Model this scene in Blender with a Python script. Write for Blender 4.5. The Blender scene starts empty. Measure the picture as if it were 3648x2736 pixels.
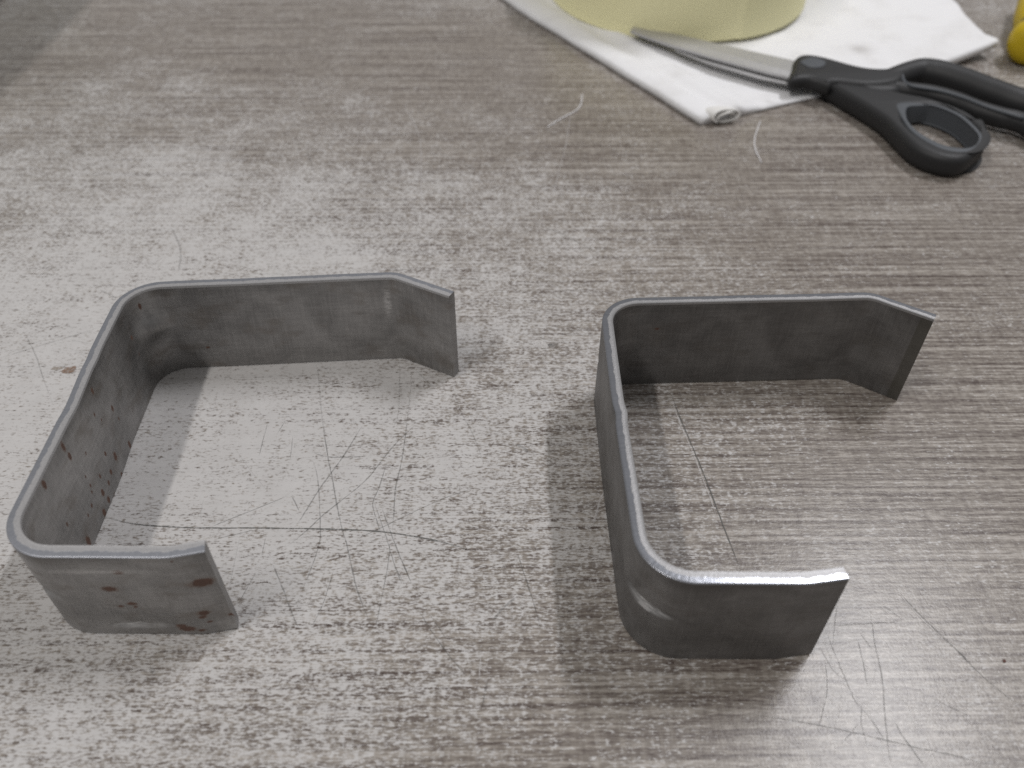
import bpy, bmesh, math, random
from mathutils import Vector, Matrix, noise
random.seed(7)
sc = bpy.context.scene
COL = sc.collection
# ------------------------------------------------------------------ camera
cd = bpy.data.cameras.new('camera'); cam = bpy.data.objects.new('camera', cd); COL.objects.link(cam)
CR, CU, CF = Vector((0.99999, 0.00362, 0.00369)), Vector((-0.00517, 0.70104, 0.71310)), Vector((0.0, 0.71311, -0.70105))
CR.normalize(); CF.normalize(); CU = CR.cross(CF)
cam.matrix_world = Matrix(((CR.x, CU.x, -CF.x, 0), (CR.y, CU.y, -CF.y, 0), (CR.z, CU.z, -CF.z, 0.18), (0, 0, 0, 1)))
cd.sensor_width = 36; cd.lens = 29.605; cd.clip_start = 0.005; cd.clip_end = 50
cd.dof.use_dof = True; cd.dof.focus_distance = 0.225; cd.dof.aperture_fstop = 13
sc.camera = cam
# ------------------------------------------------------------------ world and lamps (ceiling tubes of a workshop)
w = bpy.data.worlds.new('World'); sc.world = w; w.use_nodes = True
w.node_tree.nodes['Background'].inputs[0].default_value = (1.0, 0.985, 0.975, 1)
w.node_tree.nodes['Background'].inputs[1].default_value = 0.30
def lamp(name, loc, sx, sy, power, col):
    l = bpy.data.lights.new(name, 'AREA'); l.shape = 'RECTANGLE'; l.size = sx; l.size_y = sy
    l.energy = power; l.color = col
    o = bpy.data.objects.new(name, l); o.location = loc; COL.objects.link(o)
    return o
lamp('ceiling_lamp', (-0.98, -0.60, 2.0), 0.08, 1.2, 23, (1.0, 0.97, 0.94))
lamp('ceiling_lamp', (0.95, 0.98, 2.0), 0.08, 0.75, 29, (0.97, 0.97, 1.0))
vs = sc.view_settings
sc.display_settings.display_device = 'sRGB'
vs.view_transform = 'Standard'; vs.look = 'None'; vs.exposure = 0; vs.gamma = 1; vs.use_curve_mapping = False
sc.cycles.use_denoising = False
# ------------------------------------------------------------------ measured plan data in metres
WEAR = [[-0.23954,0.42819,0.12],[-0.12122,0.42966,0.06],[-0.02492,0.40345,0.03],[-0.16834,0.35387,0.35],[-0.09181,0.33359,0.35],[-0.02179,0.33432,0.2],[0.03838,0.33495,0.08],[0.11018,0.29797,0.02],[0.1723,0.26598,0.0],[-0.17993,0.2784,0.6],[-0.12835,0.28545,0.7],[-0.08311,0.28588,0.6],[-0.02828,0.27982,0.5],[0.01618,0.2707,0.45],[0.06797,0.26504,0.2],[0.11614,0.25081,0.08],[0.15928,0.21247,0.03],[-0.1545,0.2348,0.88],[-0.08418,0.24625,0.85],[-0.01677,0.22313,0.65],[0.01421,0.21132,0.5],[0.02371,0.24719,0.5],[0.04746,0.23651,0.25],[-0.14397,0.18805,0.92],[-0.12267,0.16857,0.92],[-0.06856,0.16895,0.95],[-0.02791,0.16924,0.82],[0.00616,0.17906,0.6],[0.01913,0.1605,0.42],[0.06722,0.16992,0.22],[0.08971,0.15236,0.08],[0.1354,0.1704,-0.05],[-0.06179,0.13539,0.95],[-0.02507,0.13563,0.82],[-0.00052,0.12837,0.65],[0.01744,0.12848,0.42],[0.05467,0.13614,0.18],[0.09771,0.13641,0.0],[0.1226,0.12205,-0.03],[-0.11672,0.11385,0.9],[-0.10923,0.0954,0.72],[-0.05621,0.10777,0.86],[-0.03314,0.10173,0.75],[-0.01129,0.10186,0.6],[0.01057,0.10198,0.42],[-0.08398,0.08989,0.75],[-0.05263,0.09006,0.62],[-0.02096,0.08694,0.4],[0.01001,0.08496,0.2],[0.03641,0.09055,0.2],[-0.09943,0.07614,0.6],[-0.0697,0.0763,0.5],[-0.02977,0.07452,0.22],[0.0096,0.07277,0.05],[0.03929,0.07488,0.02],[0.09231,0.08541,0.12],[0.08177,0.10239,0.22],[-0.10348,0.06933,0.5]]
SCR = [[[[-0.10605,0.1324],[-0.09687,0.13024],[-0.08217,0.12931],[-0.06535,0.12927],[-0.04851,0.12909],[-0.03645,0.12858],[-0.02796,0.12748],[-0.01828,0.12539],[-0.0081,0.12194]],0.42,0,0.85],[[[-0.05492,0.16728],[-0.05187,0.15513],[-0.04902,0.146],[-0.04613,0.13611],[-0.04371,0.12879],[-0.04161,0.12332],[-0.03831,0.11331],[-0.03562,0.10701],[-0.03241,0.10065]],0.34,0,0.8],[[[-0.03053,0.16746],[-0.0306,0.15294],[-0.03136,0.14304],[-0.03091,0.13372],[-0.0307,0.12847]],0.3,0,0.8],[[[-0.0347,0.15152],[-0.03583,0.14301],[-0.03687,0.13743],[-0.03522,0.13206],[-0.03335,0.12726]],0.26,0,0.8],[[[-0.04327,0.16586],[-0.04732,0.15329],[-0.05163,0.1429],[-0.05494,0.13275],[-0.05633,0.1295]],0.34,0,0.8],[[[-0.02683,0.16748],[-0.03326,0.1581],[-0.03931,0.14607],[-0.04516,0.13864],[-0.04942,0.1336],[-0.05315,0.12833],[-0.05741,0.12322]],0.32,0,0.8],[[[-0.00929,0.14318],[-0.01971,0.13838],[-0.03239,0.13046],[-0.04151,0.12487]],0.24,0,0.8],[[[-0.05997,0.13983],[-0.06961,0.1343],[-0.07836,0.12937]],0.24,0,0.8],[[[-0.05579,0.1551],[-0.05054,0.1535],[-0.04029,0.15389]],0.3,0,0.8],[[[-0.03437,0.13619],[-0.03115,0.12807],[-0.02816,0.12112],[-0.02422,0.11268]],0.28,0,0.8],[[[-0.03659,0.13785],[-0.03191,0.1261],[-0.02917,0.11848],[-0.02608,0.11267]],0.22,0,0.8],[[[-0.07581,0.12582],[-0.06667,0.12864]],0.24,0,0.8],[[[-0.05969,0.11867],[-0.05572,0.11143],[-0.05187,0.10419],[-0.04963,0.10022]],0.28,0,0.8],[[[-0.05574,0.15277],[-0.05301,0.14598],[-0.04985,0.13116],[-0.04903,0.12328],[-0.05088,0.1104]],0.26,0,0.8],[[[-0.04411,0.11655],[-0.04518,0.10764],[-0.04701,0.10056]],0.24,0,0.8],[[[-0.07097,0.16616],[-0.0708,0.15359]],0.22,0,0.8],[[[-0.06267,0.16127],[-0.06176,0.15272]],0.2,0,0.8],[[[-0.06601,0.16721],[-0.06748,0.16173]],0.2,0,0.8],[[[-0.03122,0.12571],[-0.0308,0.11885],[-0.03181,0.10065]],0.24,0,0.8],[[[-0.06556,0.10718],[-0.06325,0.11606]],0.22,0,0.8],[[[-0.06306,0.12629],[-0.06287,0.1209]],0.2,0,0.8],[[[-0.05895,0.13983],[-0.05598,0.1348]],0.3,0,0.8],[[[0.00157,0.12187],[0.00466,0.1109],[0.00582,0.10639],[0.00708,0.10103]],0.26,0,0.8],[[[0.00141,0.10948],[-0.00088,0.10738],[-0.00269,0.10532],[-0.00416,0.10296]],0.55,0,0.7],[[[-0.02248,0.10623],[-0.01772,0.09893],[-0.01294,0.09263],[-0.0093,0.08868]],0.26,0,0.8],[[[-0.01931,0.10455],[-0.01501,0.0983]],0.2,0,0.8],[[[-0.02784,0.12055],[-0.02466,0.11357]],0.22,0,0.8],[[[-0.02921,0.1183],[-0.02677,0.11284]],0.22,0,0.8],[[[-0.00514,0.08766],[-0.00565,0.08544]],0.6,0,0.75],[[[-0.00565,0.08544],[-0.00624,0.08168]],0.25,0,0.8],[[[-0.00688,0.09359],[-0.00701,0.08839]],0.3,1,0.5],[[[0.01757,0.12083],[0.01757,0.11784]],0.3,1,0.4],[[[0.09432,0.11214],[0.09789,0.10489],[0.10327,0.09577],[0.10686,0.08931],[0.11265,0.08202]],0.36,0,0.8],[[[0.10333,0.09593],[0.10448,0.09358]],0.6,0,0.5],[[[0.09444,0.11107],[0.09766,0.10421],[0.1015,0.09815]],0.3,1,0.5],[[[0.05358,0.08058],[0.06631,0.07841],[0.07712,0.07599],[0.08538,0.07388],[0.09457,0.0718],[0.10069,0.06975]],0.3,0,0.75],[[[0.08616,0.10617],[0.08457,0.09694],[0.08383,0.08979],[0.08151,0.0796],[0.07938,0.06941]],0.26,0,0.8],[[[0.08335,0.07933],[0.08401,0.0763],[0.0868,0.06944]],0.34,0,0.8],[[[0.07397,0.10141],[0.07503,0.09218],[0.0761,0.08384],[0.07709,0.0824],[0.07601,0.07873],[0.07591,0.07197]],0.22,0,0.8],[[[0.08197,0.10015],[0.08389,0.09566]],0.22,0,0.8],[[[0.07564,0.10208],[0.08545,0.1028],[0.09284,0.10335]],0.2,0,0.8],[[[0.08091,0.09852],[0.08044,0.09191],[0.07978,0.08678]],0.22,0,0.8],[[[0.0716,0.09687],[0.07304,0.09125],[0.07525,0.08884]],0.2,0,0.8],[[[0.08944,0.10791],[0.09326,0.10368]],0.2,0,0.8],[[[0.07709,0.0824],[0.07877,0.07875],[0.08004,0.07492]],0.22,0,0.8],[[[0.09344,0.08451],[0.10051,0.08026]],0.2,0,0.8],[[[0.07196,0.09372],[0.07054,0.08614],[0.06638,0.07758]],0.2,0,0.8],[[[0.0788,0.10819],[0.07455,0.09688]],0.18,0,0.8],[[[0.07519,0.07873],[0.07326,0.07679],[0.07006,0.07406]],0.2,0,0.8],[[[0.04807,0.17936],[0.0494,0.16886],[0.05158,0.15636],[0.05348,0.14392],[0.05511,0.13164],[0.05722,0.11729]],0.38,0,0.85],[[[0.04746,0.17897],[0.04878,0.1683],[0.05098,0.15584],[0.05272,0.14392],[0.05426,0.13164]],0.3,1,0.5],[[[-0.05245,0.371],[-0.04251,0.34235],[-0.03886,0.32224],[-0.0358,0.27975]],0.5,1,0.45],[[[0.0259,0.36043],[0.02333,0.33479],[0.01824,0.30416],[0.0147,0.28022]],0.45,1,0.4],[[[-0.10699,0.42984],[-0.08359,0.40015]],0.5,1,0.25],[[[0.01991,0.26765],[0.0199,0.23627]],0.3,1,0.3],[[[-0.00501,0.28004],[0.01598,0.26457],[0.02586,0.25576],[0.0337,0.24728]],0.4,0,0.6],[[[-0.04642,0.29996],[-0.0271,0.28977],[-0.00501,0.28004]],0.4,0,0.4],[[[-0.12819,0.2663],[-0.12053,0.25158],[-0.11742,0.23777]],0.5,0,0.5],[[[-0.08765,0.32369],[-0.08093,0.30499]],0.6,0,0.4],[[[-0.16056,0.19328],[-0.15327,0.19778],[-0.14091,0.20459],[-0.13649,0.20712]],0.3,0,0.6],[[[-0.15751,0.20508],[-0.14918,0.19365],[-0.1429,0.18344]],0.3,0,0.5],[[[-0.14161,0.20211],[-0.13446,0.20034]],0.25,0,0.5],[[[-0.14136,0.228],[-0.1342,0.22356]],0.6,0,0.6],[[[-0.15206,0.19778],[-0.13579,0.17273]],0.22,0,0.3],[[[-0.0444,0.2405],[-0.03677,0.24042]],0.55,0,0.55],[[[-0.02668,0.23719],[-0.01637,0.23546],[-0.00438,0.23376]],0.35,0,0.6],[[[-0.02777,0.2102],[-0.0028,0.20945]],0.25,0,0.35],[[[-0.0608,0.19141],[-0.05796,0.17913],[-0.05429,0.16365],[-0.051,0.15221]],0.24,0,0.5],[[[-0.03514,0.19219],[-0.03346,0.17138],[-0.03454,0.16379]],0.22,0,0.4],[[[-0.03158,0.19221],[-0.03062,0.17933],[-0.0305,0.15234]],0.22,0,0.4],[[[-0.03103,0.19048],[-0.02323,0.18047]],0.22,0,0.45],[[[-0.01792,0.1816],[-0.01555,0.17255],[-0.01104,0.16198],[-0.00783,0.15162]],0.24,0,0.45],[[[0.02579,0.14374],[0.02352,0.13824],[0.02113,0.12996]],0.5,1,0.55],[[[0.00127,0.15862],[0.0035,0.15724],[0.00479,0.15518]],0.9,0,0.6],[[[-0.16052,0.19319],[-0.15453,0.19976],[-0.14297,0.20432]],0.25,0,0.4],[[[-0.06984,0.12794],[-0.06794,0.09679]],0.2,0,0.3],[[[-0.12354,0.11381],[-0.1194,0.12335]],0.22,0,0.4],[[[-0.0869,0.09904],[-0.08499,0.0866]],0.2,0,0.3],[[[-0.08171,0.09101],[-0.08046,0.08935]],0.9,0,0.6]]
THREAD = [[[0.11038,0.35123],[0.10475,0.33565],[0.10312,0.32565],[0.10354,0.3153]],[[0.03229,0.37667],[0.02982,0.36273],[0.02097,0.35243],[0.01496,0.34465]]]
LO_OUT = [[0.14302,0.37285],[0.14488,0.36693],[0.14946,0.35828],[0.1531,0.35109],[0.15829,0.33872],[0.15999,0.3294],[0.16269,0.31459],[0.16746,0.30707],[0.1742,0.30299],[0.1811,0.30352],[0.18978,0.31105],[0.1937,0.31525],[0.19919,0.32721],[0.20112,0.33655],[0.19632,0.33868],[0.19231,0.34845],[0.18468,0.35627],[0.17566,0.36079],[0.16182,0.36772]]
LO_HOLE = [[0.17197,0.34492],[0.1777,0.34663],[0.18432,0.34637],[0.19071,0.33862],[0.19247,0.32868],[0.19239,0.32209],[0.18952,0.31661],[0.18542,0.31288],[0.18081,0.31216],[0.17502,0.3148],[0.17036,0.32236],[0.16857,0.32946],[0.16883,0.33626]]
LO_LINER = [[0.16797,0.34858],[0.17439,0.34999],[0.18413,0.34676],[0.19056,0.33845],[0.19265,0.32748],[0.19246,0.3204],[0.18912,0.31398],[0.18412,0.30913],[0.17897,0.30813],[0.17306,0.31092],[0.16829,0.31866],[0.16617,0.32617],[0.16608,0.33341],[0.1665,0.34088]]
UP_OUT = [[0.12567,0.3707],[0.12899,0.38199],[0.13262,0.39167],[0.13867,0.39646],[0.14743,0.39288],[0.16033,0.38334],[0.1703,0.38115],[0.18445,0.38472],[0.19469,0.38348],[0.20474,0.37555],[0.21469,0.36403],[0.2249,0.35299]]
UP_LOW = [[0.21943,0.33396],[0.20458,0.33943],[0.20005,0.34923],[0.19002,0.3606],[0.17473,0.36478],[0.16057,0.36777],[0.14719,0.3721],[0.14307,0.36758],[0.13584,0.37365]]
UP_RIM = [[0.17938,0.3788],[0.17784,0.37078],[0.17941,0.36659],[0.18211,0.36507],[0.19138,0.36117],[0.19938,0.35434],[0.20638,0.34568],[0.21763,0.33608]]
PIVOT = [[0.13467,0.38828],[0.14111,0.39256],[0.14603,0.38842],[0.1437,0.38289],[0.13833,0.38147],[0.13545,0.38415]]
BL_UP = [[0.05933,0.43369],[0.06322,0.437],[0.07889,0.42753],[0.10213,0.41387],[0.13037,0.3973],[0.14041,0.39176],[0.13569,0.37276],[0.1264,0.37994],[0.11529,0.3866],[0.09357,0.39972],[0.07707,0.41355],[0.05886,0.42886]]
BL_LO = [[0.0797,0.41262],[0.09357,0.39786],[0.11472,0.38203],[0.12599,0.3763],[0.12804,0.37553],[0.13297,0.39157],[0.1181,0.39844],[0.09552,0.40983]]
BL_FAR = [[0.06349,0.43884],[0.07923,0.42933],[0.10256,0.41561],[0.12757,0.40095],[0.13484,0.39673]]
BL_RIDGE = [[0.06006,0.43166],[0.07708,0.41879],[0.09957,0.40301],[0.12229,0.38629],[0.13026,0.38094]]
BL_NEAR = [[0.05892,0.42931],[0.0759,0.41397],[0.09583,0.39844],[0.11911,0.38201],[0.12853,0.37676]]
CLOTH = [[0.00242,0.47605],[0.08303,0.34737],[0.24045,0.41891],[0.23838,0.42974],[0.24253,0.48309]]
CURL = [[0.08345,0.34914],[0.09241,0.35702],[0.10387,0.35715]]
YEL = [[0.24681,0.40304],[0.24299,0.40887],[0.25664,0.4322]]
YELC = [[0.25101,0.41529]]
STAIN = [[-0.13683,0.18811],[0.00942,0.20103]]
CST = [[0.17604,0.42471],[0.11803,0.36603],[0.10044,0.35593]]
RUST = [[-0.08347,0.09905,0.02605,30,0],[-0.08723,0.09905,0.01957,42,0],[-0.06689,0.09905,0.02087,60,0],[-0.0693,0.09905,0.00916,36,0],[-0.07001,0.09905,0.0075,20,0],[-0.08412,0.09905,0.01362,26,0],[-0.08687,0.09905,0.01252,16,0],[-0.07484,0.09905,0.00292,46,0],[-0.07556,0.09905,0.00406,30,0],[-0.06898,0.09905,0.00526,18,0],[-0.06326,0.09905,0.00673,22,0],[-0.08383,0.09905,0.01228,12,0],[-0.07093,0.09905,0.02998,8,0],[-0.07138,0.09905,0.00209,20,0],[-0.1062,0.11995,0.02926,22,1],[-0.1062,0.1317,0.02524,20,1],[-0.1062,0.14753,0.00701,24,1],[-0.1062,0.14273,0.00616,16,1],[-0.1062,0.13616,0.00585,20,1],[-0.1062,0.13671,0.00193,20,1],[-0.1062,0.13279,0.00136,24,1],[-0.1062,0.12284,0.00337,26,1],[-0.1062,0.12587,-0.00096,20,1],[-0.1062,0.13245,0.01058,9,1],[-0.1062,0.12727,0.00797,10,1],[-0.1062,0.1196,0.01476,12,1],[-0.1062,0.13796,0.01015,13,1],[-0.1062,0.14645,0.00056,14,1],[-0.1062,0.13021,0.00826,12,1],[-0.1062,0.13985,0.0052,14,1],[-0.1062,0.14394,0.01195,12,1],[-0.1062,0.13327,0.01236,9,1],[-0.1062,0.13985,7e-05,12,1],[-0.1062,0.13311,0.01584,8,1],[-0.10746,0.18707,0.02756,18,1],[-0.10746,0.1788,0.02185,14,1],[-0.10746,0.15134,0.02796,18,1],[-0.10746,0.15633,0.01647,18,1],[-0.10746,0.13154,0.02904,22,1],[-0.10746,0.1563,0.00185,22,1],[-0.10746,0.1473,0.0233,10,1],[-0.10746,0.15681,0.01172,10,1],[-0.10746,0.1491,0.01947,8,1],[-0.10746,0.13744,0.01991,8,1],[-0.10746,0.17916,0.01518,8,1],[-0.0926,0.1908,0.0083,16,0]]
RUST2 = [[0.04121,0.1836,0.02234,16,0],[0.02556,0.12459,-0.01365,6,1]]
DENTR = [0.03094,0.0963,0.01768]
DENTL = [-0.10029,0.1008,0.01559]
BUMPL = [-0.10444,0.1863,0.02353]
NICKL = [-0.08931,0.09905,0.00494]
BUMPL2 = [-0.10521,0.189,0.00827]
UP_NEAR = [[0.14999,0.37223],[0.15998,0.36848],[0.1708,0.36606],[0.17212,0.37085],[0.17953,0.36855],[0.18937,0.3657],[0.19782,0.35939],[0.20499,0.35043],[0.2128,0.34394],[0.2206,0.33813]]
UP_FAR = [[0.17582,0.38105],[0.18656,0.38657],[0.19741,0.38669],[0.20738,0.37809],[0.21727,0.36594],[0.22767,0.35492]]
HUB = [[0.12591,0.37134],[0.12951,0.38332],[0.13401,0.39487],[0.13991,0.39813],[0.14821,0.39496],[0.16117,0.38537],[0.1712,0.38317],[0.18221,0.38603],[0.18272,0.38308],[0.1755,0.36989],[0.15975,0.3659],[0.14609,0.36891],[0.14251,0.36633],[0.13515,0.37174]]

# ------------------------------------------------------------------ helpers
def link(o, parent=None):
    COL.objects.link(o)
    if parent is not None: o.parent = parent
    return o
def mesh_obj(name, verts, faces, mat=None, parent=None, smooth=True):
    me = bpy.data.meshes.new(name); me.from_pydata([tuple(v) for v in verts], [], faces); me.update()
    if mat is not None:
        for m in (mat if isinstance(mat, (list, tuple)) else [mat]): me.materials.append(m)
    if smooth: me.polygons.foreach_set('use_smooth', [True]*len(me.polygons))
    return link(bpy.data.objects.new(name, me), parent)
def fix_normals(o):
    bm = bmesh.new(); bm.from_mesh(o.data); bmesh.ops.recalc_face_normals(bm, faces=bm.faces[:]); bm.to_mesh(o.data); bm.free()
def tag(o, label=None, cat=None, group=None, kind=None):
    for k, v in (('label', label), ('category', cat), ('group', group), ('kind', kind)):
        if v: o[k] = v
    return o
def empty(name, loc=(0, 0, 0)):
    o = bpy.data.objects.new(name, None); o.empty_display_size = 0.01; o.location = loc; COL.objects.link(o); return o
def catmull(pts, n, closed=False):
    P = [Vector(p) for p in pts]; out = []; m = len(P)
    segs = m if closed else m-1
    for i in range(segs):
        if closed: a, b, c, d = P[(i-1) % m], P[i], P[(i+1) % m], P[(i+2) % m]
        else: a, b, c, d = P[max(i-1, 0)], P[i], P[i+1], P[min(i+2, m-1)]
        for k in range(n):
            t = k/n
            out.append(0.5*((2*b)+(c-a)*t+(2*a-5*b+4*c-d)*t*t+(3*b-a-3*c+d)*t**3))
    if not closed: out.append(P[-1].copy())
    return out
def sweep(name, pts, radii, mat, parent=None, closed=False, n=6, seg=14, flat=1.0):
    """round bar along a path; radii per control point; flat scales the section in z"""
    C = catmull([tuple(p)+(r,) for p, r in zip(pts, radii)] if False else pts, n, closed)
    R = [v.x for v in catmull([(r, 0, 0) for r in radii], n, closed)]
    V, Fc = [], []; N = len(C)
    for i, c in enumerate(C):
        a = C[(i-1) % N] if closed else C[max(i-1, 0)]; b = C[(i+1) % N] if closed else C[min(i+1, N-1)]
        t = (b-a).normalized(); s = t.cross(Vector((0, 0, 1))).normalized(); u = s.cross(t)
        for k in range(seg):
            an = 2*math.pi*k/seg
            V.append(c+s*(R[i]*math.cos(an))+u*(R[i]*flat*math.sin(an)))
    for i in range(N if closed else N-1):
        j = (i+1) % N
        for k in range(seg):
            l = (k+1) % seg
            Fc.append((i*seg+k, i*seg+l, j*seg+l, j*seg+k))
    if not closed:
        Fc.append(tuple(range(seg))[::-1]); Fc.append(tuple((N-1)*seg+k for k in range(seg)))
    o = mesh_obj(name, V, Fc, mat, parent); fix_normals(o); return o
def plate(name, outlines, z0, z1, bevel, mat, parent=None, n=6, smooth_out=True):
    """solid cut from closed outlines (outer, then holes) with rounded rims"""
    cu = bpy.data.curves.new(name, 'CURVE'); cu.dimensions = '2D'; cu.fill_mode = 'BOTH'
    for ol in outlines:
        P = catmull([(p[0], p[1], 0) for p in ol], n, True) if smooth_out else [Vector((p[0], p[1], 0)) for p in ol]
        sp = cu.splines.new('POLY'); sp.points.add(len(P)-1); sp.use_cyclic_u = True
        for q, p in zip(sp.points, P): q.co = (p.x, p.y, 0, 1)
    cu.extrude = max((z1-z0)/2-bevel, 0.00005); cu.bevel_depth = bevel; cu.bevel_resolution = 4; cu.offset = -bevel
    tmp = bpy.data.objects.new(name, cu); COL.objects.link(tmp)
    dg = bpy.context.evaluated_depsgraph_get()
    me = bpy.data.meshes.new_from_object(tmp.evaluated_get(dg)); bpy.data.objects.remove(tmp); bpy.data.curves.remove(cu)
    me.name = name; me.materials.clear(); me.materials.append(mat)
    bm = bmesh.new(); bm.from_mesh(me); bmesh.ops.remove_doubles(bm, verts=bm.verts[:], dist=1e-6)
    bmesh.ops.translate(bm, verts=bm.verts[:], vec=(0, 0, (z0+z1)/2)); bm.to_mesh(me); bm.free()
    me.polygons.foreach_set('use_smooth', [True]*len(me.polygons))
    try: me.set_sharp_from_angle(angle=math.radians(50))
    except Exception: pass
    return link(bpy.data.objects.new(name, me), parent)
# ------------------------------------------------------------------ materials
class MB:
    def __init__(s, name):
        s.m = bpy.data.materials.new(name); s.m.use_nodes = True; s.t = s.m.node_tree; s.N = s.t.nodes; s.L = s.t.links
        s.b = s.N['Principled BSDF']; s.out = s.N['Material Output']
    def n(s, typ, **kw):
        x = s.N.new(typ)
        for k, v in kw.items(): setattr(x, k, v)
        return x
    def put(s, sock, v):
        if isinstance(v, bpy.types.NodeSocket): s.L.new(v, sock)
        else: sock.default_value = v
    def math(s, op, a, b=0.0, c=0.0, clamp=False):
        x = s.n('ShaderNodeMath', operation=op, use_clamp=clamp); s.put(x.inputs[0], a); s.put(x.inputs[1], b)
        if len(x.inputs) > 2: s.put(x.inputs[2], c)
        return x.outputs[0]
    def sstep(s, v, a, b, lo=0.0, hi=1.0):
        x = s.n('ShaderNodeMapRange', interpolation_type='SMOOTHSTEP'); s.put(x.inputs[0], v)
        for i, q in enumerate((a, b, lo, hi)): s.put(x.inputs[i+1], q)
        return x.outputs[0]
    def mix(s, f, a, b, blend='MIX'):
        x = s.n('ShaderNodeMix', data_type='RGBA', blend_type=blend); s.put(x.inputs[0], f)
        s.put(x.inputs[6], a if isinstance(a, bpy.types.NodeSocket) else (*a, 1)); s.put(x.inputs[7], b if isinstance(b, bpy.types.NodeSocket) else (*b, 1))
        return x.outputs[2]
    def coord(s, scale=(1, 1, 1), rot=(0, 0, 0), kind='Object', src=None):
        if src is None: src = s.n('ShaderNodeTexCoord').outputs[kind]
        x = s.n('ShaderNodeMapping'); s.L.new(src, x.inputs[0]); x.inputs['Scale'].default_value = scale; x.inputs['Rotation'].default_value = rot
        return x.outputs[0]
    def noise(s, vec, scale, detail=2, rough=.5, dist=0):
        x = s.n('ShaderNodeTexNoise'); s.L.new(vec, x.inputs['Vector'])
        x.inputs['Scale'].default_value = scale; x.inputs['Detail'].default_value = detail; x.inputs['Roughness'].default_value = rough; x.inputs['Distortion'].default_value = dist
        return x.outputs['Fac']
    def attr(s, name): return s.n('ShaderNodeAttribute', attribute_name=name).outputs['Fac']
    def ramp(s, f, stops):
        x = s.n('ShaderNodeValToRGB'); s.put(x.inputs[0], f); e = x.color_ramp.elements
        while len(e) < len(stops): e.new(0.5)
        for q, (p, c) in zip(e, stops): q.position = p; q.color = (*c, 1) if len(c) == 3 else c
        return x.outputs[0]
    def bump(s, h, strength, dist):
        x = s.n('ShaderNodeBump'); s.put(x.inputs['Height'], h); x.inputs['Strength'].default_value = strength; x.inputs['Distance'].default_value = dist
        s.L.new(x.outputs[0], s.b.inputs['Normal'])
    def fin(s, col=None, rough=None, metal=None, spec=None):
        for k, v in (('Base Color', col), ('Roughness', rough), ('Metallic', metal), ('Specular IOR Level', spec)):
            if v is not None: s.put(s.b.inputs[k], (*v, 1) if isinstance(v, tuple) and len(v) == 3 else v)
        return s.m
def flat(name, col, rough=.5, metal=0, spec=.5): return MB(name).fin(col, rough, metal, spec)

def table_material():
    m = MB('worn_laminate'); wear = m.attr('wear')
    v = m.coord((1, 1, 1), (0, 0, math.radians(-0.8)))
    st = m.coord((120, 1050, 1), src=v); st2 = m.coord((330, 1750, 1), src=v); st3 = m.coord((11, 760, 1), src=v); cr = m.coord((800, 140, 1), src=v)
    n1 = m.noise(st, 1, 3, .6); n2 = m.noise(st2, 1, 2, .6); n3 = m.noise(st3, 1, 2, .55); n4 = m.noise(cr, 1, 2, .5)
    blot = m.noise(v, 260, 3, .65); big = m.noise(v, 45, 3, .6); fine = m.noise(v, 1500, 2, .6)
    # printed grain: fine dark and pale threads
    g = m.math('ADD', m.math('MULTIPLY', n1, .22), m.math('MULTIPLY', n2, .27)); g = m.math('ADD', g, m.math('MULTIPLY', n3, .39)); g = m.math('ADD', g, m.math('MULTIPLY', n4, .12))
    base = m.ramp(g, [(.38, (.072, .053, .045)), (.45, (.150, .126, .111)), (.505, (.218, .192, .167)), (.59, (.365, .333, .300))])
    # pale wear shows between the grain
    hs = m.noise(m.coord((620, 1900, 1), src=v), 1, 2, .6); iso = m.noise(v, 900, 2, .65)
    h = m.math('ADD', m.math('MULTIPLY', hs, .42), m.math('MULTIPLY', iso, .26)); h = m.math('ADD', h, m.math('MULTIPLY', blot, .20)); h = m.math('ADD', h, m.math('MULTIPLY', big, .17)); h = m.math('ADD', h, m.math('MULTIPLY', n3, .05)); h = m.math('ADD', h, m.math('MULTIPLY', n1, .14))
    h = m.math('SUBTRACT', h, .62)
    k = m.math('ADD', h, m.math('SUBTRACT', m.math('MULTIPLY', wear, .180), .104))
    f = m.sstep(k, -.075, .065)
    white = m.mix(m.noise(v, 120, 3, .6), (.475, .462, .452), (.58, .569, .560))
    f = m.math('MULTIPLY', f, .93)
    col = m.mix(f, base, white)
    m.bump(m.math('ADD', m.math('MULTIPLY', g, .6), m.math('MULTIPLY', fine, .5)), .25, .0002)
    r = m.math('ADD', m.math('MULTIPLY', f, .12), m.math('ADD', .23, m.math('MULTIPLY', fine, .10)))
    return m.fin(col, r, 0, .36)
def scratch_material():
    m = MB('scratch_groove'); tone = m.attr('tone'); al = m.attr('alpha')
    col = m.mix(tone, (.125, .123, .115), (.62, .60, .59))
    n = m.noise(m.coord(), 900, 2, .6)
    m.fin(col, .6, 0, .3)
    m.put(m.b.inputs['Alpha'], m.math('MULTIPLY', al, m.sstep(n, .32, .56, .35, 1.0)))
    return m.m
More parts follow.
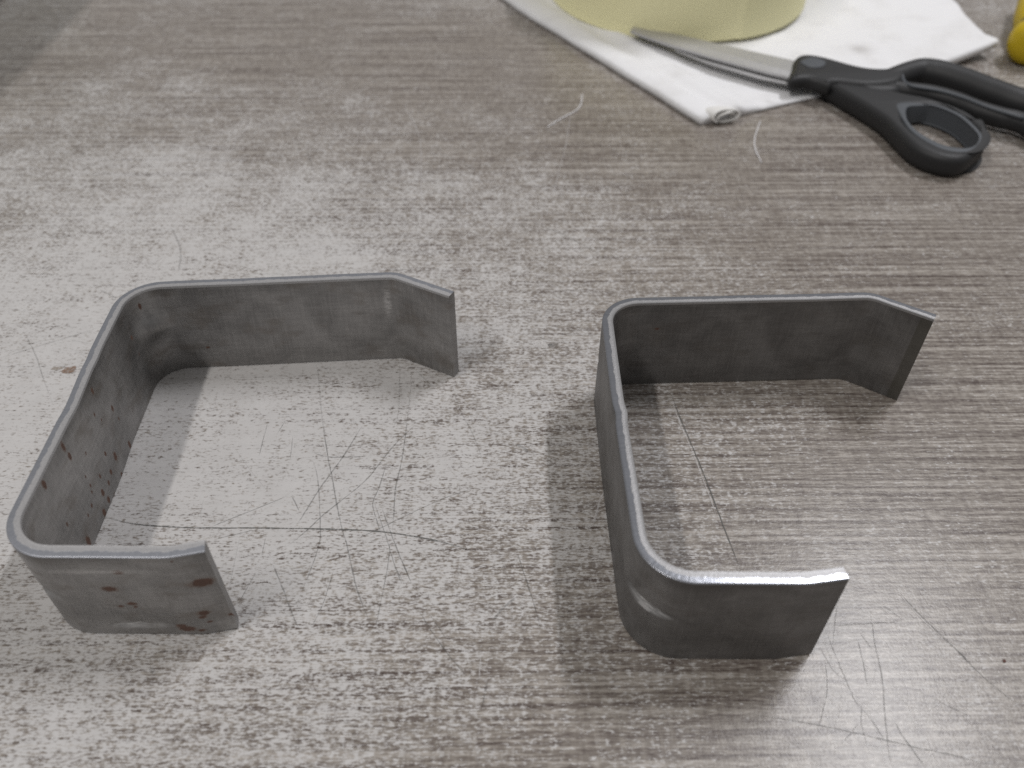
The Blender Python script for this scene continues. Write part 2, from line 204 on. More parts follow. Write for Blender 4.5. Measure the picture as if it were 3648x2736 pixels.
def steel_material(name, tint, edge=False):
    m = MB(name); v = m.coord(); s_, z_ = m.attr('along'), m.attr('rise')
    cmb = m.n('ShaderNodeCombineXYZ'); m.put(cmb.inputs[0], s_); m.put(cmb.inputs[1], z_); m.put(cmb.inputs[2], m.attr('across')); sv = cmb.outputs[0]
    if not edge:
        n1 = m.noise(m.coord((1, 1, 1), src=sv), 70, 4, .6, .6); n2 = m.noise(m.coord((1, 9, 1), src=sv), 160, 2, .5); n3 = m.noise(m.coord((14, 1, 1), src=sv), 130, 2, .6)
        fine = m.noise(v, 2600, 2, .6)
        a = m.math('ADD', m.math('MULTIPLY', n1, .62), m.math('ADD', m.math('MULTIPLY', n2, .18), m.math('MULTIPLY', n3, .2)))
        col = m.ramp(a, [(.36, tuple(c*.70 for c in tint)), (.5, tint), (.64, tuple(c*1.30 for c in tint))])
        hl = m.noise(m.coord((2600, 26, 1), src=sv), 1, 2, .6); hl2 = m.noise(m.coord((18, 2400, 1), src=sv), 1, 2, .6)
        col = m.mix(m.sstep(hl, .56, .74, 0, .18), col, tuple(c*1.7 for c in tint)); col = m.mix(m.sstep(hl2, .57, .74, 0, .18), col, tuple(c*.55 for c in tint))
        brn = m.noise(m.coord((1, 1.6, 1), src=sv), 110, 3, .6); col = m.mix(m.sstep(brn, .48, .72, 0, .55 if tint[0] > .25 else .3), col, (tint[0]*.66, tint[1]*.60, tint[2]*.54))
        dk = m.sstep(z_, .0275, .0312, 0, .35); col = m.mix(m.math('MULTIPLY', dk, m.sstep(m.noise(m.coord((1, .2, 1), src=sv), 60, 2, .5), .35, .6)), col, (.07, .068, .066))
        col = m.mix(m.math('MULTIPLY', m.attr('tipband'), .55), col, (.11, .105, .085))
        rn = m.noise(v, 900, 4, .7)
        halo = m.sstep(m.math('ADD', m.attr('rust'), m.math('MULTIPLY', m.math('SUBTRACT', m.noise(v, 500, 3, .6), .5), .7)), .08, .5); col = m.mix(m.math('MULTIPLY', halo, .45), col, (.20, .135, .10))
        ru = m.sstep(m.math('ADD', m.attr('rust'), m.math('MULTIPLY', m.math('SUBTRACT', rn, .5), 1.25)), .30, .54)
        col = m.mix(m.math('MULTIPLY', ru, .92), col, m.mix(rn, (.040, .022, .016), (.14, .066, .042)))
        bright = m.attr('rub'); col = m.mix(m.math('MULTIPLY', bright, m.sstep(m.noise(m.coord((1, 18, 1), src=sv), 300, 2, .6), .42, .62)), col, (.72, .71, .70))
        met = m.math('MULTIPLY', m.math('SUBTRACT', 1.0, ru), .86)
        r = m.math('ADD', m.math('MULTIPLY', n1, .22), m.math('ADD', .36, m.math('MULTIPLY', fine, .10)))
        r = m.math('ADD', r, m.math('MULTIPLY', ru, .3))
        m.bump(m.math('ADD', m.math('MULTIPLY', fine, .5), m.math('MULTIPLY', n3, .5)), .22, .0002)
        return m.fin(col, r, met, .5)
    fine = m.noise(v, 2400, 2, .6); jag = m.noise(m.coord((1, 1, .2), src=sv), 420, 3, .6); hatch = m.noise(m.coord((22, 1, 1), src=sv), 120, 4, .7)
    ac = m.math('DIVIDE', m.attr('across'), .003)
    k = m.math('ADD', ac, m.math('MULTIPLY', m.math('SUBTRACT', jag, .5), .45))
    band = m.sstep(k, .46, .52)
    q = 1.12 if tint > .4 else .92
    smooth_c = m.mix(hatch, (.22*q, .23*q, .258*q), (.40*q, .41*q, .44*q)); rough_c = m.mix(fine, (.27*q, .266*q, .27*q), (.50*q, .495*q, .495*q))
    col = m.mix(band, smooth_c, rough_c)
    m.bump(m.math('ADD', m.math('MULTIPLY', fine, m.math('ADD', .15, m.math('MULTIPLY', band, .6))), m.math('MULTIPLY', hatch, .3)), .26, .0002)
    return m.fin(col, m.math('ADD', tint, m.math('MULTIPLY', band, .22)), .85, .5)
M_TABLE = table_material(); M_SCR = scratch_material()
M_STEEL_L = steel_material('rusted_steel', (.300, .293, .288)); M_STEEL_R = steel_material('grey_steel', (.208, .204, .202))
M_EDGE = steel_material('sheared_edge', .28, True); M_EDGE_L = steel_material('weathered_edge', .44, True)
def plastic(name, c, r, sc_=1800):
    m = MB(name); n = m.noise(m.coord(), sc_, 2, .6); m.bump(n, .25, .0003)
    return m.fin(m.mix(n, tuple(x*.85 for x in c), tuple(x*1.15 for x in c)), m.math('ADD', r, m.math('MULTIPLY', n, .12)), 0, .45)
M_BLACK = plastic('black_plastic', (.0165, .0165, .0175), .48); M_GRIP = plastic('grey_rubber', (.075, .082, .092), .5); M_YEL = plastic('yellow_plastic', (.52, .375, .006), .4)
M_PALE = plastic('pale_plastic', (.62, .66, .64), .45); M_THREAD = flat('thread_fibre', (.78, .77, .78), .8)
def blade_material():
    m = MB('ground_blade_steel'); n = m.noise(m.coord((1, 1, 1), (0, 0, .68)), 500, 3, .6)
    return m.fin(m.mix(n, (.42, .415, .42), (.54, .535, .535)), .48, .6)
M_BLADE = blade_material()
def cloth_material():
    m = MB('white_wipe'); v = m.coord(); n = m.noise(v, 60, 4, .6); f = m.noise(v, 1400, 2, .6)
    col = m.mix(m.sstep(n, .45, .75), (.80, .80, .815), (.73, .725, .73))
    col = m.mix(m.math('MULTIPLY', m.attr('stain'), m.sstep(f, .2, .7, .6, 1)), col, (.30, .28, .26))
    m.bump(m.math('ADD', m.math('MULTIPLY', f, .25), m.noise(v, 220, 3, .6)), .35, .0012)
    return m.fin(col, .9, 0, .2)
M_CLOTH = cloth_material()
def tape_material():
    m = MB('crepe_tape'); n = m.noise(m.coord((1, 1, .12)), 700, 3, .6); b = m.noise(m.coord(), 30, 3, .5)
    col = m.mix(b, (.90, .86, .54), (.85, .81, .49)); m.bump(n, .4, .0006)
    sp = m.n('ShaderNodeSeparateXYZ'); m.L.new(m.n('ShaderNodeTexCoord').outputs['Object'], sp.inputs[0])
    an = m.math('ARCTAN2', sp.outputs[1], sp.outputs[0]); lay = m.math('MULTIPLY', m.math('GREATER_THAN', an, math.radians(-70)), .30); col = m.mix(lay, col, (.62, .60, .36))
    return m.fin(m.mix(m.math('MULTIPLY', n, .25), col, (.62, .58, .33)), .62, 0, .35)
M_TAPE = tape_material(); M_CORE = flat('card_core', (.35, .28, .18), .8)

# ------------------------------------------------------------------ table
TX0, TX1, TY0, TY1 = -0.62, 0.62, -0.12, 0.80
def wear_at(x, y):
    a = b = 0.0
    for px, py, wv in WEAR:
        d2 = (x-px)**2+(y-py)**2; k = math.exp(-d2/(2*.019**2))+1e-6/(d2+.0004)
        a += k*wv; b += k
    return a/b
nx, ny = 200, 150
V = [(TX0+(TX1-TX0)*i/nx, TY0+(TY1-TY0)*j/ny, 0) for j in range(ny+1) for i in range(nx+1)]
Fc = [(j*(nx+1)+i, j*(nx+1)+i+1, (j+1)*(nx+1)+i+1, (j+1)*(nx+1)+i) for j in range(ny) for i in range(nx)]
top = len(V); V += [(TX0, TY0, -.028), (TX1, TY0, -.028), (TX1, TY1, -.028), (TX0, TY1, -.028)]
Fc += [(top+3, top+2, top+1, top)]
bl, br, tr, tl = 0, nx, ny*(nx+1)+nx, ny*(nx+1)
Fc += [tuple([top, top+1]+[i for i in range(nx, -1, -1)]), tuple([top+1, top+2]+[j*(nx+1)+nx for j in range(ny, -1, -1)]),
       tuple([top+2, top+3]+[ny*(nx+1)+i for i in range(0, nx+1)]), tuple([top+3, top]+[j*(nx+1) for j in range(0, ny+1)])]
table = mesh_obj('table_top', V, Fc, M_TABLE, smooth=False)
at = table.data.attributes.new('wear', 'FLOAT', 'POINT')
at.data.foreach_set('value', [wear_at(v[0], v[1]) if v[2] == 0 else 0 for v in V])
tag(table, kind='structure')
# scratches: shallow grooves cut into the laminate, joined (past counting)
SV, SF, ST, SA = [], [], [], []
def scratch(pts, wmm, tone, alpha, n=7):
    C = catmull([(p[0], p[1], 0) for p in pts], n); N = len(C)
    L = sum((C[i+1]-C[i]).length for i in range(N-1)); base = len(SV); acc = 0
    z = .00008+.00004*random.random()
    for i, c in enumerate(C):
        t = (C[min(i+1, N-1)]-C[max(i-1, 0)]).normalized(); s = Vector((-t.y, t.x, 0))
        if i: acc += (c-C[i-1]).length
        taper = min(1, acc/L*6+.25, (L-acc)/L*6+.25)
        wd = wmm*.0005*taper*(.75+.5*noise.noise(c*400))
        j = s*(.00012*noise.noise(c*700+Vector((3, 1, 2))))
        for q in (-1, 1): SV.append(c+s*(q*wd)+j+Vector((0, 0, z))); ST.append(tone); SA.append(alpha*.85*taper)
    for i in range(N-1): SF.append((base+2*i, base+2*i+2, base+2*i+3, base+2*i+1))
for pts, wmm, tone, alpha in SCR: scratch(pts, wmm*1.3, tone, alpha*(1.1 if alpha > .82 else 1.25 if tone else .52))
for k in range(110):
    x, y = random.uniform(-.3, .28), random.uniform(.05, .30); wv = wear_at(x, y)
    if random.random() > wv*1.1+.12: continue
    an = random.choice([random.gauss(1.45, .35), random.gauss(1.0, .3), random.gauss(2.0, .4), random.uniform(0, 3.14)]); ln = random.uniform(.006, .035)
    bend = random.gauss(0, .06)*ln
    d = Vector((math.cos(an), math.sin(an), 0)); s = Vector((-d.y, d.x, 0)); o = Vector((x, y, 0))
    scratch([o-d*ln/2, o+s*bend, o+d*ln/2], random.uniform(.10, .18), 0 if wv > .3 or random.random() < .5 else 1, random.uniform(.12, .32))
for k in range(70):
    x, y = random.uniform(-.24, .26), random.uniform(.22, .44); an = random.choice([random.gauss(1.5, .4), random.gauss(2.6, .3), random.uniform(0, 3.1)]); ln = random.uniform(.010, .045)
    d = Vector((math.cos(an), math.sin(an), 0)); s = Vector((-d.y, d.x, 0)); o = Vector((x, y, 0))
    scratch([o-d*ln/2, o+s*random.gauss(0, .07)*ln, o+d*ln/2], random.uniform(.2, .45), 1 if random.random() < .75 else 0, random.uniform(.12, .4))
for k in range(60):
    x, y = random.gauss(.085, .022), random.gauss(.072, .016); an = random.gauss(1.75, .45); ln = random.uniform(.008, .03)
    d = Vector((math.cos(an), math.sin(an), 0)); s = Vector((-d.y, d.x, 0)); o = Vector((x, y, 0))
    scratch([o-d*ln/2, o+s*random.gauss(0, .08)*ln, o+d*ln/2], random.uniform(.06, .11), 0, random.uniform(.12, .32))
so = mesh_obj('scratches', SV, SF, M_SCR, table)
for nm, dat in (('tone', ST), ('alpha', SA)):
    a = so.data.attributes.new(nm, 'FLOAT', 'POINT'); a.data.foreach_set('value', dat)
tag(so, kind='stuff')

# small marks on the laminate
def mark(name, c, rx, ry, col, alpha, ang=0.0, seed=0):
    V, Fc = [(c[0], c[1], .00016)], []; K = 22
    for k in range(K):
        an = 2*math.pi*k/K; q = 1+.55*noise.noise(Vector((math.cos(an)*1.6, math.sin(an)*1.6, seed)))
        x, y = rx*q*math.cos(an), ry*q*math.sin(an)
        V.append((c[0]+x*math.cos(ang)-y*math.sin(ang), c[1]+x*math.sin(ang)+y*math.cos(ang), .00016)); Fc.append((0, k+1, (k+1) % K+1))
    mm = MB(name); n = mm.noise(mm.coord(), 1400, 3, .7); mm.fin(mm.mix(n, tuple(x*.7 for x in col), tuple(x*1.25 for x in col)), .7, 0, .3)
    mm.put(mm.b.inputs['Alpha'], mm.math('MULTIPLY', mm.sstep(n, .34, .58, .25, 1), alpha))
    return mesh_obj(name, V, Fc, mm.m, table)
mark('rust_stain', STAIN[0], .0022, .0015, (.24, .15, .10), .75, .2, 1)
mark('rust_stain', (STAIN[0][0]-.0042, STAIN[0][1]+.0007), .0020, .0007, (.30, .25, .20), .6, .1, 5)
mark('chip_mark', STAIN[1], .0030, .0016, (.62, .60, .585), .75, -.2, 2)
mark('chip_mark', (STAIN[1][0]+.0036, STAIN[1][1]-.0001), .0018, .0010, (.20, .18, .165), .6, .2, 3)
mark('grit', (.0600, .1085), .0006, .0006, (.03, .028, .026), .95, 0, 4)
mark('grit', (.1130, .0935), .0005, .0004, (.10, .04, .03), .9, 0, 6)
# ------------------------------------------------------------------ bent steel brackets
U = .18; HGT = .1760*U; THK = .0167*U
def fillet(pts):
    """pts: (x, y, radius) corners -> dense polyline, plus arc-length of each corner centre"""
    out = [Vector((pts[0][0], pts[0][1]))]; marks = []
    for i in range(1, len(pts)-1):
        p = Vector(pts[i][:2]); a = (Vector(pts[i-1][:2])-p).normalized(); b = (Vector(pts[i+1][:2])-p).normalized()
        half = a.angle(b)/2; t = pts[i][2]/math.tan(half); c = p+(a+b).normalized()*(pts[i][2]/math.sin(half))
        v0 = p+a*t-c; turn = (math.pi-2*half)*(1 if v0.cross(p+b*t-c) > 0 else -1)
        K = max(4, int(abs(turn)/.05))
        for k in range(K+1):
            an = turn*k/K; out.append(c+Vector((v0.x*math.cos(an)-v0.y*math.sin(an), v0.x*math.sin(an)+v0.y*math.cos(an))))
        marks.append(len(out)-1-K//2)
    out.append(Vector(pts[-1][:2]))
    S = [0.0]
    for i in range(1, len(out)): S.append(S[-1]+(out[i]-out[i-1]).length)
    return out, S, [S[k] for k in marks]
def resample(P, S, N):
    out = []; j = 0
    for k in range(N+1):
        s = S[-1]*k/N
        while j < len(S)-2 and S[j+1] < s: j += 1
        f = (s-S[j])/max(S[j+1]-S[j], 1e-9); out.append(P[j].lerp(P[j+1], min(max(f, 0), 1)))
    return out
def gauss(d, w): return math.exp(-(d/w)**2)
def lens(ds, dz, ls, lz):
    q = (ds/ls)**2+(abs(dz)/lz)**1.5
    return max(0.0, 1-q)**.8
def bracket(name, pts, mats, rust, dents, edge_nicks, rubs, tipband, seed):
    P, S, marks = fillet([(x*U, y*U, r*U) for x, y, r in pts])
    N = 640; C = resample(P, S, N); L = S[-1]
    # section ring, walking outer face up, over the top and down the inner face; (across, height)
    NZ = 72; ring = []
    for k in range(NZ+1): ring.append((0.0, .0005+(HGT-.0005-.00035)*k/NZ, 0))
    for k in range(1, 5): an = math.pi/2*k/4; ring.append((.0003*(1-math.cos(an)), HGT-.00035+.00027*math.sin(an), 1))
    for k in range(1, 5): ring.append((.0003+.0012*k/4, HGT-.00008+.00007*k/4, 1))
    for k in range(1, 5): ring.append((.0015+(THK-.0016)*k/4, HGT-.00001+(.00008 if k == 4 else 0), 1))
    ring.append((THK, HGT-.0002, 1))
    for k in range(1, NZ+1): ring.append((THK, HGT-.0002-(HGT-.0002-.0004)*k/NZ, 0))
    ring.append((THK-.0003, 0.0, 1)); ring.append((.0006, 0.0, 1))
    R = len(ring); V = []; A = {k: [] for k in ('along', 'rise', 'across', 'rust', 'rub', 'tipband')}
    rs = []
    for x, y, z, rad, vert in rust:
        p = Vector((x, y)); i = min(range(N+1), key=lambda q: (C[q]-p).length); rs.append((L*i/N, z, rad/2.212/3000*.27*(.66 if not vert else 1.0), vert))
    for i, c in enumerate(C):
        s = L*i/N; t = (C[min(i+1, N)]-C[max(i-1, 0)]).normalized(); nrm = Vector((-t.y, t.x))   # walks from the far tip to the near tip: this points inward
        und = .00004*noise.noise(Vector((s*40, seed, 0)))
        for a, z, e in ring:
            off = a+und; dz = 0.0
            for ds, zc, dep, ls, lz, inner in dents:
                g = dep*lens(s-ds, z-zc, ls, lz) if a < .0012 else dep*.8*gauss(s-ds, ls*.75)*gauss(z-zc, lz*1.25)*inner
                off += g
            for ns, amt, wd in edge_nicks:
                g = gauss(s-ns, wd)*max(0, (z-HGT*.55)/(HGT*.45)); off += amt*g
            if e and z > HGT/2: dz = .00009*noise.noise(Vector((s*70, seed+5, 0)))+.000015*noise.noise(Vector((s*1400, a*900, seed)))
            p = c+nrm*off; V.append((p.x, p.y, z+dz))
            A['along'].append(s); A['rise'].append(z); A['across'].append(a)
            ru = 0.0
            for k, (q, zr, rad, vert) in enumerate(rs):
                inner_side = a > THK*.5
                if RUST_SIDE[name][k] != inner_side: continue
                wx, wz = (rad*.75, rad*1.5) if vert else (rad*1.5, rad*.85)
                d2 = ((s-q)/wx)**2+((z-zr)/wz)**2
                if d2 < 6: ru = max(ru, math.exp(-d2*.9))
            A['rust'].append(ru)
            rb = 0.0
            for q, zr, ls, lz, sd in rubs:
                if (a > THK*.5) == sd: rb = max(rb, gauss(s-q, ls)*gauss(z-zr, lz))
            A['rub'].append(rb)
            A['tipband'].append(1.0 if (tipband and s < .0034 and a > THK*.5) else 0.0)
    Fc, MI = [], []
    for i in range(N):
        for k in range(R):
            l = (k+1) % R; Fc.append((i*R+k, i*R+l, (i+1)*R+l, (i+1)*R+k)); MI.append(1 if (ring[k][2] or ring[l][2]) else 0)
    Fc.append(tuple(range(R))); MI.append(0); Fc.append(tuple(N*R+k for k in range(R))[::-1]); MI.append(0)
    o = mesh_obj(name, V, Fc, mats); o.data.polygons.foreach_set('material_index', MI); fix_normals(o)
    for k, d in A.items():
        at = o.data.attributes.new(k, 'FLOAT', 'POINT'); at.data.foreach_set('value', d)
    o.data.set_sharp_from_angle(angle=math.radians(48))
    return o, marks, L
RUST_SIDE = {'steel_bracket': None}
LP = [(-.0915, 1.0466, 0), (-.1880, 1.0965, .05), (-.6172, 1.0632, .066), (-.6138, .885, .25), (-.6080, .81, .25), (-.6042, .5502, .067), (-.395, .5496, .10), (-.3553, .5586, 0)]
RP = [(.6490, .9955, 0), (.5655, 1.0498, .05), (.1352, 1.0305, .062), (.1370, .80, .4), (.1452, .5192, .070), (.335, .5188, .10), (.3832, .5264, 0)]
_, _, ml = fillet([(x*U, y*U, r*U) for x, y, r in LP]); _, _, mr = fillet([(x*U, y*U, r*U) for x, y, r in RP])
RUST_SIDE['steel_bracket'] = [bool(r[4]) or r[1] > .17 for r in RUST]
near_s = lambda marks_last, d: marks_last+d
bl_, _, LL = bracket('steel_bracket', LP, [M_STEEL_L, M_EDGE_L], RUST,
    [(ml[1]-.001, .0195, .0024, .0095, .0032, 1.3), (ml[4]-.002, .0150, .0026, .0085, .0026, 1.0), (ml[4]+.0215, .0044, .0011, .0085, .0015, 0)],
    [(ml[2], .00025, .0030), (ml[3]+.004, .0002, .0030)],
    [(ml[4]+.0195, .0043, .0055, .0009, False), (ml[4]+.0175, .0262, .010, .0006, False), (ml[0]+.003, .022, .0010, .005, True)], False, 1.0)
tag(bl_, 'rusty bent steel bracket, left one, brown rust spots on the scuffed white table', 'bracket', 'bent steel brackets')
RUST_SIDE['steel_bracket'] = [True, False]
br_, _, LR = bracket('steel_bracket', RP, [M_STEEL_R, M_EDGE], RUST2,
    [(mr[1], .0165, .0012, .0095, .0030, 1.0), (mr[3]-.0008, .0172, .0013, .0074, .0017, 1.0)],
    [(mr[2]+.003, .0004, .0025)],
    [(mr[3]-.0004, .0166, .0042, .0006, False)], True, 9.0)
tag(br_, 'clean dark grey bent steel bracket, right one, on the brown streaked table', 'bracket', 'bent steel brackets')

# ------------------------------------------------------------------ white wipe, folded, with one curled corner
cA, cB, cC, cE, cD = [Vector(p) for p in CLOTH]     # left, front, right, notch, back right
back = Vector((.16, .62))
E0 = lambda v: cA.lerp(cB, v)
nu, nv = 110, 80
V, Fc, STN = [], [], []
def cloth_h(u, v, p):
    d = u*.19                                       # metres in from the folded left edge
    fold = .0030*math.sqrt(max(0, 1-((d-.007)/.0075)**2)) if d < .0145 else 0
    flap = .0018 if d < .030 else .0018*max(0, 1-(d-.030)/.006)
    base = .0018+.0007*noise.noise(Vector((p.x*22, p.y*22, 1)))+.0005*noise.noise(Vector((p.x*70, p.y*70, 4)))
    crease = .0017*gauss(d-.021-.02*(1-v)*.3, .0035)
    lift = .0075*max(0, u-.72)/.28*max(0, 1-abs(v-.98)/.5)
    return max(base, .0012)+max(fold, flap*.8)+crease+lift
for j in range(nv+1):
    v = j/nv
    for i in range(nu+1):
        u = i/nu
        left = back.lerp(cA, min(1, v/.55)) if v < .55 else cA.lerp(cB, (v-.55)/.45)
        right = Vector((.262, .62)).lerp(cE, min(1, v/.9)) if v < .9 else cE.lerp(cC, (v-.9)/.1)
        if v < .55: left = Vector((-.06, .60)).lerp(cA, v/.55)
        p = left.lerp(right, u)
        p += Vector((noise.noise(Vector((p.x*30, p.y*30, 7))), noise.noise(Vector((p.x*30, p.y*30, 9)))))*.0012
        z = cloth_h(u, v, p)
        V.append((p.x, p.y, z))
        st = 0
        for q, r_ in zip(CST, (.0045, .0016, .0022)):
            st = max(st, .55*gauss((p-Vector(q)).length, r_))
        STN.append(st)
n0 = len(V)
for k in range(n0):                                  # underside
    x, y, z = V[k]; u = (k % (nu+1))/nu; v = (k//(nu+1))/nv
    V.append((x, y, max(.0004, z-.0035) if u > .7 else .0004)); STN.append(0)
for j in range(nv):
    for i in range(nu):
        a = j*(nu+1)+i; Fc.append((a, a+nu+1, a+nu+2, a+1)); Fc.append((n0+a, n0+a+1, n0+a+nu+2, n0+a+nu+1))
edge = [i for i in range(nu+1)]+[j*(nu+1)+nu for j in range(1, nv+1)]+[nv*(nu+1)+i for i in range(nu-1, -1, -1)]+[j*(nu+1) for j in range(nv-1, 0, -1)]
for a, b in zip(edge, edge[1:]+edge[:1]): Fc.append((a, b, n0+b, n0+a))
cl = mesh_obj('shop_wipe', V, Fc, M_CLOTH); fix_normals(cl)
a = cl.data.attributes.new('stain', 'FLOAT', 'POINT'); a.data.foreach_set('value', STN)
tag(cl, 'white folded paper wipe with a curled front corner under tape and scissors', 'wipe')
# the curled corner: a rolled layer whose open end faces the viewer
cv, cf = [], []; K, T = 34, 7
d_in = Vector((-(cB-cA).y, (cB-cA).x)).normalized(); ax = (cA-cB).normalized()
face = (Vector(CURL[2])-Vector(CURL[0]))
for lay in (0, 1):
    for k in range(K+1):
        an = -0.5+k/K*2*math.pi*1.6; rr = (.0049+.0007*math.sin(an*2.3+1))*(1-.5*k/K)-(.0005 if lay else 0)
        for t in range(T+1):
            q = Vector(CURL[0])+face*.42+face.normalized()*(-math.cos(an)*rr*1.3)+ax*(t*.0018-.0050+.0009*math.sin(an*1.3+.5))
            cv.append((q.x, q.y, max(.0004, .0038+math.sin(an)*rr*.85)-.00012*t*t*.8))
o_ = (K+1)*(T+1)
for k in range(K):
    for t in range(T):
        a = k*(T+1)+t; cf.append((a, a+1, a+T+2, a+T+1)); cf.append((o_+a, o_+a+T+1, o_+a+T+2, o_+a+1))
    a = k*(T+1); cf.append((a, a+T+1, o_+a+T+1, o_+a))
M_CURL = MB('grubby_wipe'); _n = M_CURL.noise(M_CURL.coord(), 700, 3, .6); M_CURL = M_CURL.fin(M_CURL.mix(_n, (.66, .65, .62), (.82, .81, .80)), .9, 0, .2)
cu_ = mesh_obj('curled_corner', cv, cf, M_CURL, cl); fix_normals(cu_)

# ------------------------------------------------------------------ masking tape roll standing on the wipe
def ring_wall(name, r0, r1, z0, z1, mat, parent, seam=None, n=160):
    V, Fc = [], []; prof = [(r0, z0+.0006), (r0+.0006, z0), (r1-.0006, z0), (r1, z0+.0006), (r1, (z0+z1)/2), (r1, z1-.0006), (r1-.0006, z1), (r0+.0006, z1), (r0, z1-.0006)]
    m = len(prof)
    for i in range(n):
        an = 2*math.pi*i/n
        ex = .0007 if seam and (an-seam) % (2*math.pi) < 3.0 else 0
        for r, z in prof: rr = r+(ex if r > r0+.001 else 0); V.append((rr*math.cos(an), rr*math.sin(an), z))
    for i in range(n):
        for k in range(m): Fc.append((i*m+k, ((i+1) % n)*m+k, ((i+1) % n)*m+(k+1) % m, i*m+(k+1) % m))
    o = mesh_obj(name, V, Fc, mat, parent); fix_normals(o)
    try: o.data.set_sharp_from_angle(angle=math.radians(30))
    except Exception: pass
    return o
tp = empty('masking_tape_roll', (.508*U, 2.777*U, .0036))
ring_wall('tape_winding', .041, .397*U, 0, .050, M_TAPE, tp, seam=math.radians(-70))
ring_wall('cardboard_core', .038, .0408, .0005, .0495, M_CORE, tp)
tag(tp, 'pale yellow roll of masking tape lying on the white wipe', 'tape')

# ------------------------------------------------------------------ scissors
hc = Vector((sum(p[0] for p in LO_HOLE)/len(LO_HOLE), sum(p[1] for p in LO_HOLE)/len(LO_HOLE)))
LO_HOLE = [[hc.x+(p[0]-hc.x)*1.07, hc.y+(p[1]-hc.y)*1.07] for p in LO_HOLE]
LO_LINER = [[hc.x+(p[0]-hc.x)*1.03, hc.y+(p[1]-hc.y)*1.03] for p in LO_LINER]
LO_LINER_IN = [(p[0]+(Vector(p)-hc).normalized().x*.0016, p[1]+(Vector(p)-hc).normalized().y*.0016) for p in LO_HOLE]
sx = empty('scissors', (.74*U, 2.12*U, 0)); 
def under(o):
    o.parent = sx; o.matrix_parent_inverse = Matrix.Translation(-sx.location); return o
def blade(name, outline, z0, z1, ridge):
    """flat steel with a hollow-ground bevel: outer strip lower than the spine"""
    o = plate(name, [outline], z0, z1, .0003, M_BLADE, n=1, smooth_out=False); return under(o)
blade('blade', BL_LO, .0056, .0066, 0)
bv, bf = [], []
for fa, ri, ne in zip(BL_FAR, BL_RIDGE, BL_NEAR):
    bv += [(fa[0], fa[1], .0076), (fa[0], fa[1], .0081), (ri[0], ri[1], .0095), (ne[0], ne[1], .0089), (ne[0], ne[1], .0076)]
for i in range(len(BL_FAR)-1):
    for k in range(5): bf.append((i*5+k, i*5+(k+1) % 5, i*5+5+(k+1) % 5, i*5+5+k))
bf += [(0, 1, 2, 3, 4), tuple((len(BL_FAR)-1)*5+k for k in (4, 3, 2, 1, 0))]
ub = mesh_obj('blade', bv, bf, M_BLADE, smooth=False); fix_normals(ub); under(ub)
hub = under(plate('handle', [HUB], .0042, .0114, .0030, M_BLACK, n=5))
lo = under(plate('handle', [LO_OUT, [((a[0]+b[0]*3)/4, (a[1]+b[1]*3)/4) for a, b in zip(LO_HOLE, LO_LINER_IN)]], .0006, .0098, .0030, M_BLACK, n=6))
ln = plate('grip_liner', [LO_LINER, LO_HOLE], .0012, .0099, .0006, M_GRIP, n=6); ln.parent = lo
far_pts = [(p[0], p[1], .0068) for p in UP_FAR]; near_pts = [(p[0], p[1], .0060) for p in UP_NEAR]
loopc = near_pts[1:]+[(.2335, .314, .0058), (.2475, .299, .0058), (.262, .293, .0058), (.272, .300, .0058), (.273, .315, .006), (.262, .333, .006), (.247, .348, .0064)]+far_pts[::-1][:-1]
rad = [.0046, .0046]+[.0044]*(len(near_pts)-3)+[.0046]*4+[.0056]*3+[.0064]*(len(far_pts)-2)+[.0056]
rad = (rad+[.0045]*99)[:len(loopc)]
bow = sweep('bow', loopc, rad, M_BLACK, hub, closed=True, n=6, seg=16)
rim = [(p[0], p[1], .0100) for p in UP_RIM]
sweep('grip_liner', rim, [.0008]*len(rim), M_GRIP, hub, n=5, seg=8)
pv = plate('pivot_cap', [PIVOT], .0108, .0118, .0004, M_GRIP, n=5); under(pv)
tag(sx, 'black handled scissors lying across the white wipe and the table', 'scissors')

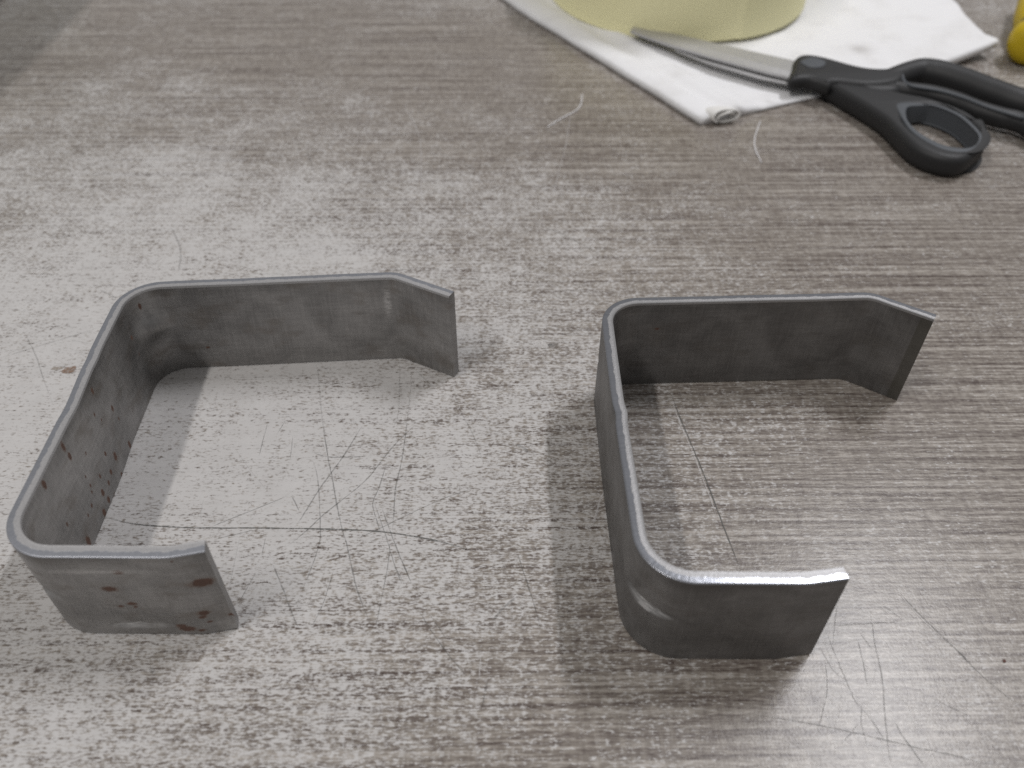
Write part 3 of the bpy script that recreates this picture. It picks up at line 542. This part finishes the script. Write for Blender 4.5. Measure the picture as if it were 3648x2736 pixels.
# ------------------------------------------------------------------ yellow tool at the right edge
def lathe(name, base, d, prof, mat, parent=None, seg=28):
    d = Vector(d).normalized(); s = d.cross(Vector((0, 0, 1))).normalized(); u = s.cross(d); V, Fc = [], []
    for t, r in prof:
        for k in range(seg):
            an = 2*math.pi*k/seg; V.append(Vector(base)+d*t+s*(r*math.cos(an))+u*(r*math.sin(an)))
    for i in range(len(prof)-1):
        for k in range(seg): l = (k+1) % seg; Fc.append((i*seg+k, i*seg+l, (i+1)*seg+l, (i+1)*seg+k))
    Fc.append(tuple(range(seg))[::-1]); Fc.append(tuple((len(prof)-1)*seg+k for k in range(seg)))
    o = mesh_obj(name, V, Fc, mat, parent); fix_normals(o); return o
yt = empty('tool_handle', (YELC[0][0]+.0036, YELC[0][1]+.001, 0))
yb = lathe('grip', (-.004, -.0095, .0105), (.52, 1, .02), [(0, .002), (.0006, .0055), (.002, .0085), (.005, .0102), (.010, .0105), (.0145, .0098), (.019, .0074), (.0225, .0068), (.026, .0074), (.032, .0098), (.045, .0105), (.075, .0105), (.078, .009), (.079, .004)], M_YEL, yt)
lathe('collar', (.0062, .0095, .0109), (.52, 1, .02), [(0, .0070), (.0005, .0078), (.0055, .0078), (.006, .0070)], flat('dark_collar', (.03, .03, .03), .3), yt)
tag(yt, 'yellow plastic tool handle with a rounded end beside the wipe', 'tool')
# ------------------------------------------------------------------ pale box at the far left corner; unseen bulk enlarged to shade the table
pb = empty('plastic_box', (-.35, .40, 0))
x0, x1, y0, y1 = -.09, .0612, -.11, .18
ol = [(x1-.012, y0), (x1-.0035, y0+.0035), (x1, y0+.012), (x1, y1), (x0, y1), (x0, y0)]
b1 = plate('body', [[(p[0], p[1]) for p in ol]], .0005, .130, .002, M_PALE, pb, n=1, smooth_out=False)
b2 = plate('lid', [[(p[0]*.995, p[1]*.995) for p in ol]], .1302, .138, .002, M_PALE, pb, n=1, smooth_out=False)
tag(pb, 'pale plastic box mostly out of view at the far left corner of the table', 'box')
# ------------------------------------------------------------------ lint
for pts, lb in zip(THREAD, ('short white thread lying on the table below the wipe', 'kinked pale thread on the table left of the wipe corner')):
    t = sweep('thread', [(p[0], p[1], .00028) for p in pts], [.0002, .00024, .00024, .0002], M_THREAD, n=6, seg=6); tag(t, lb, 'thread', 'lint threads on the table')
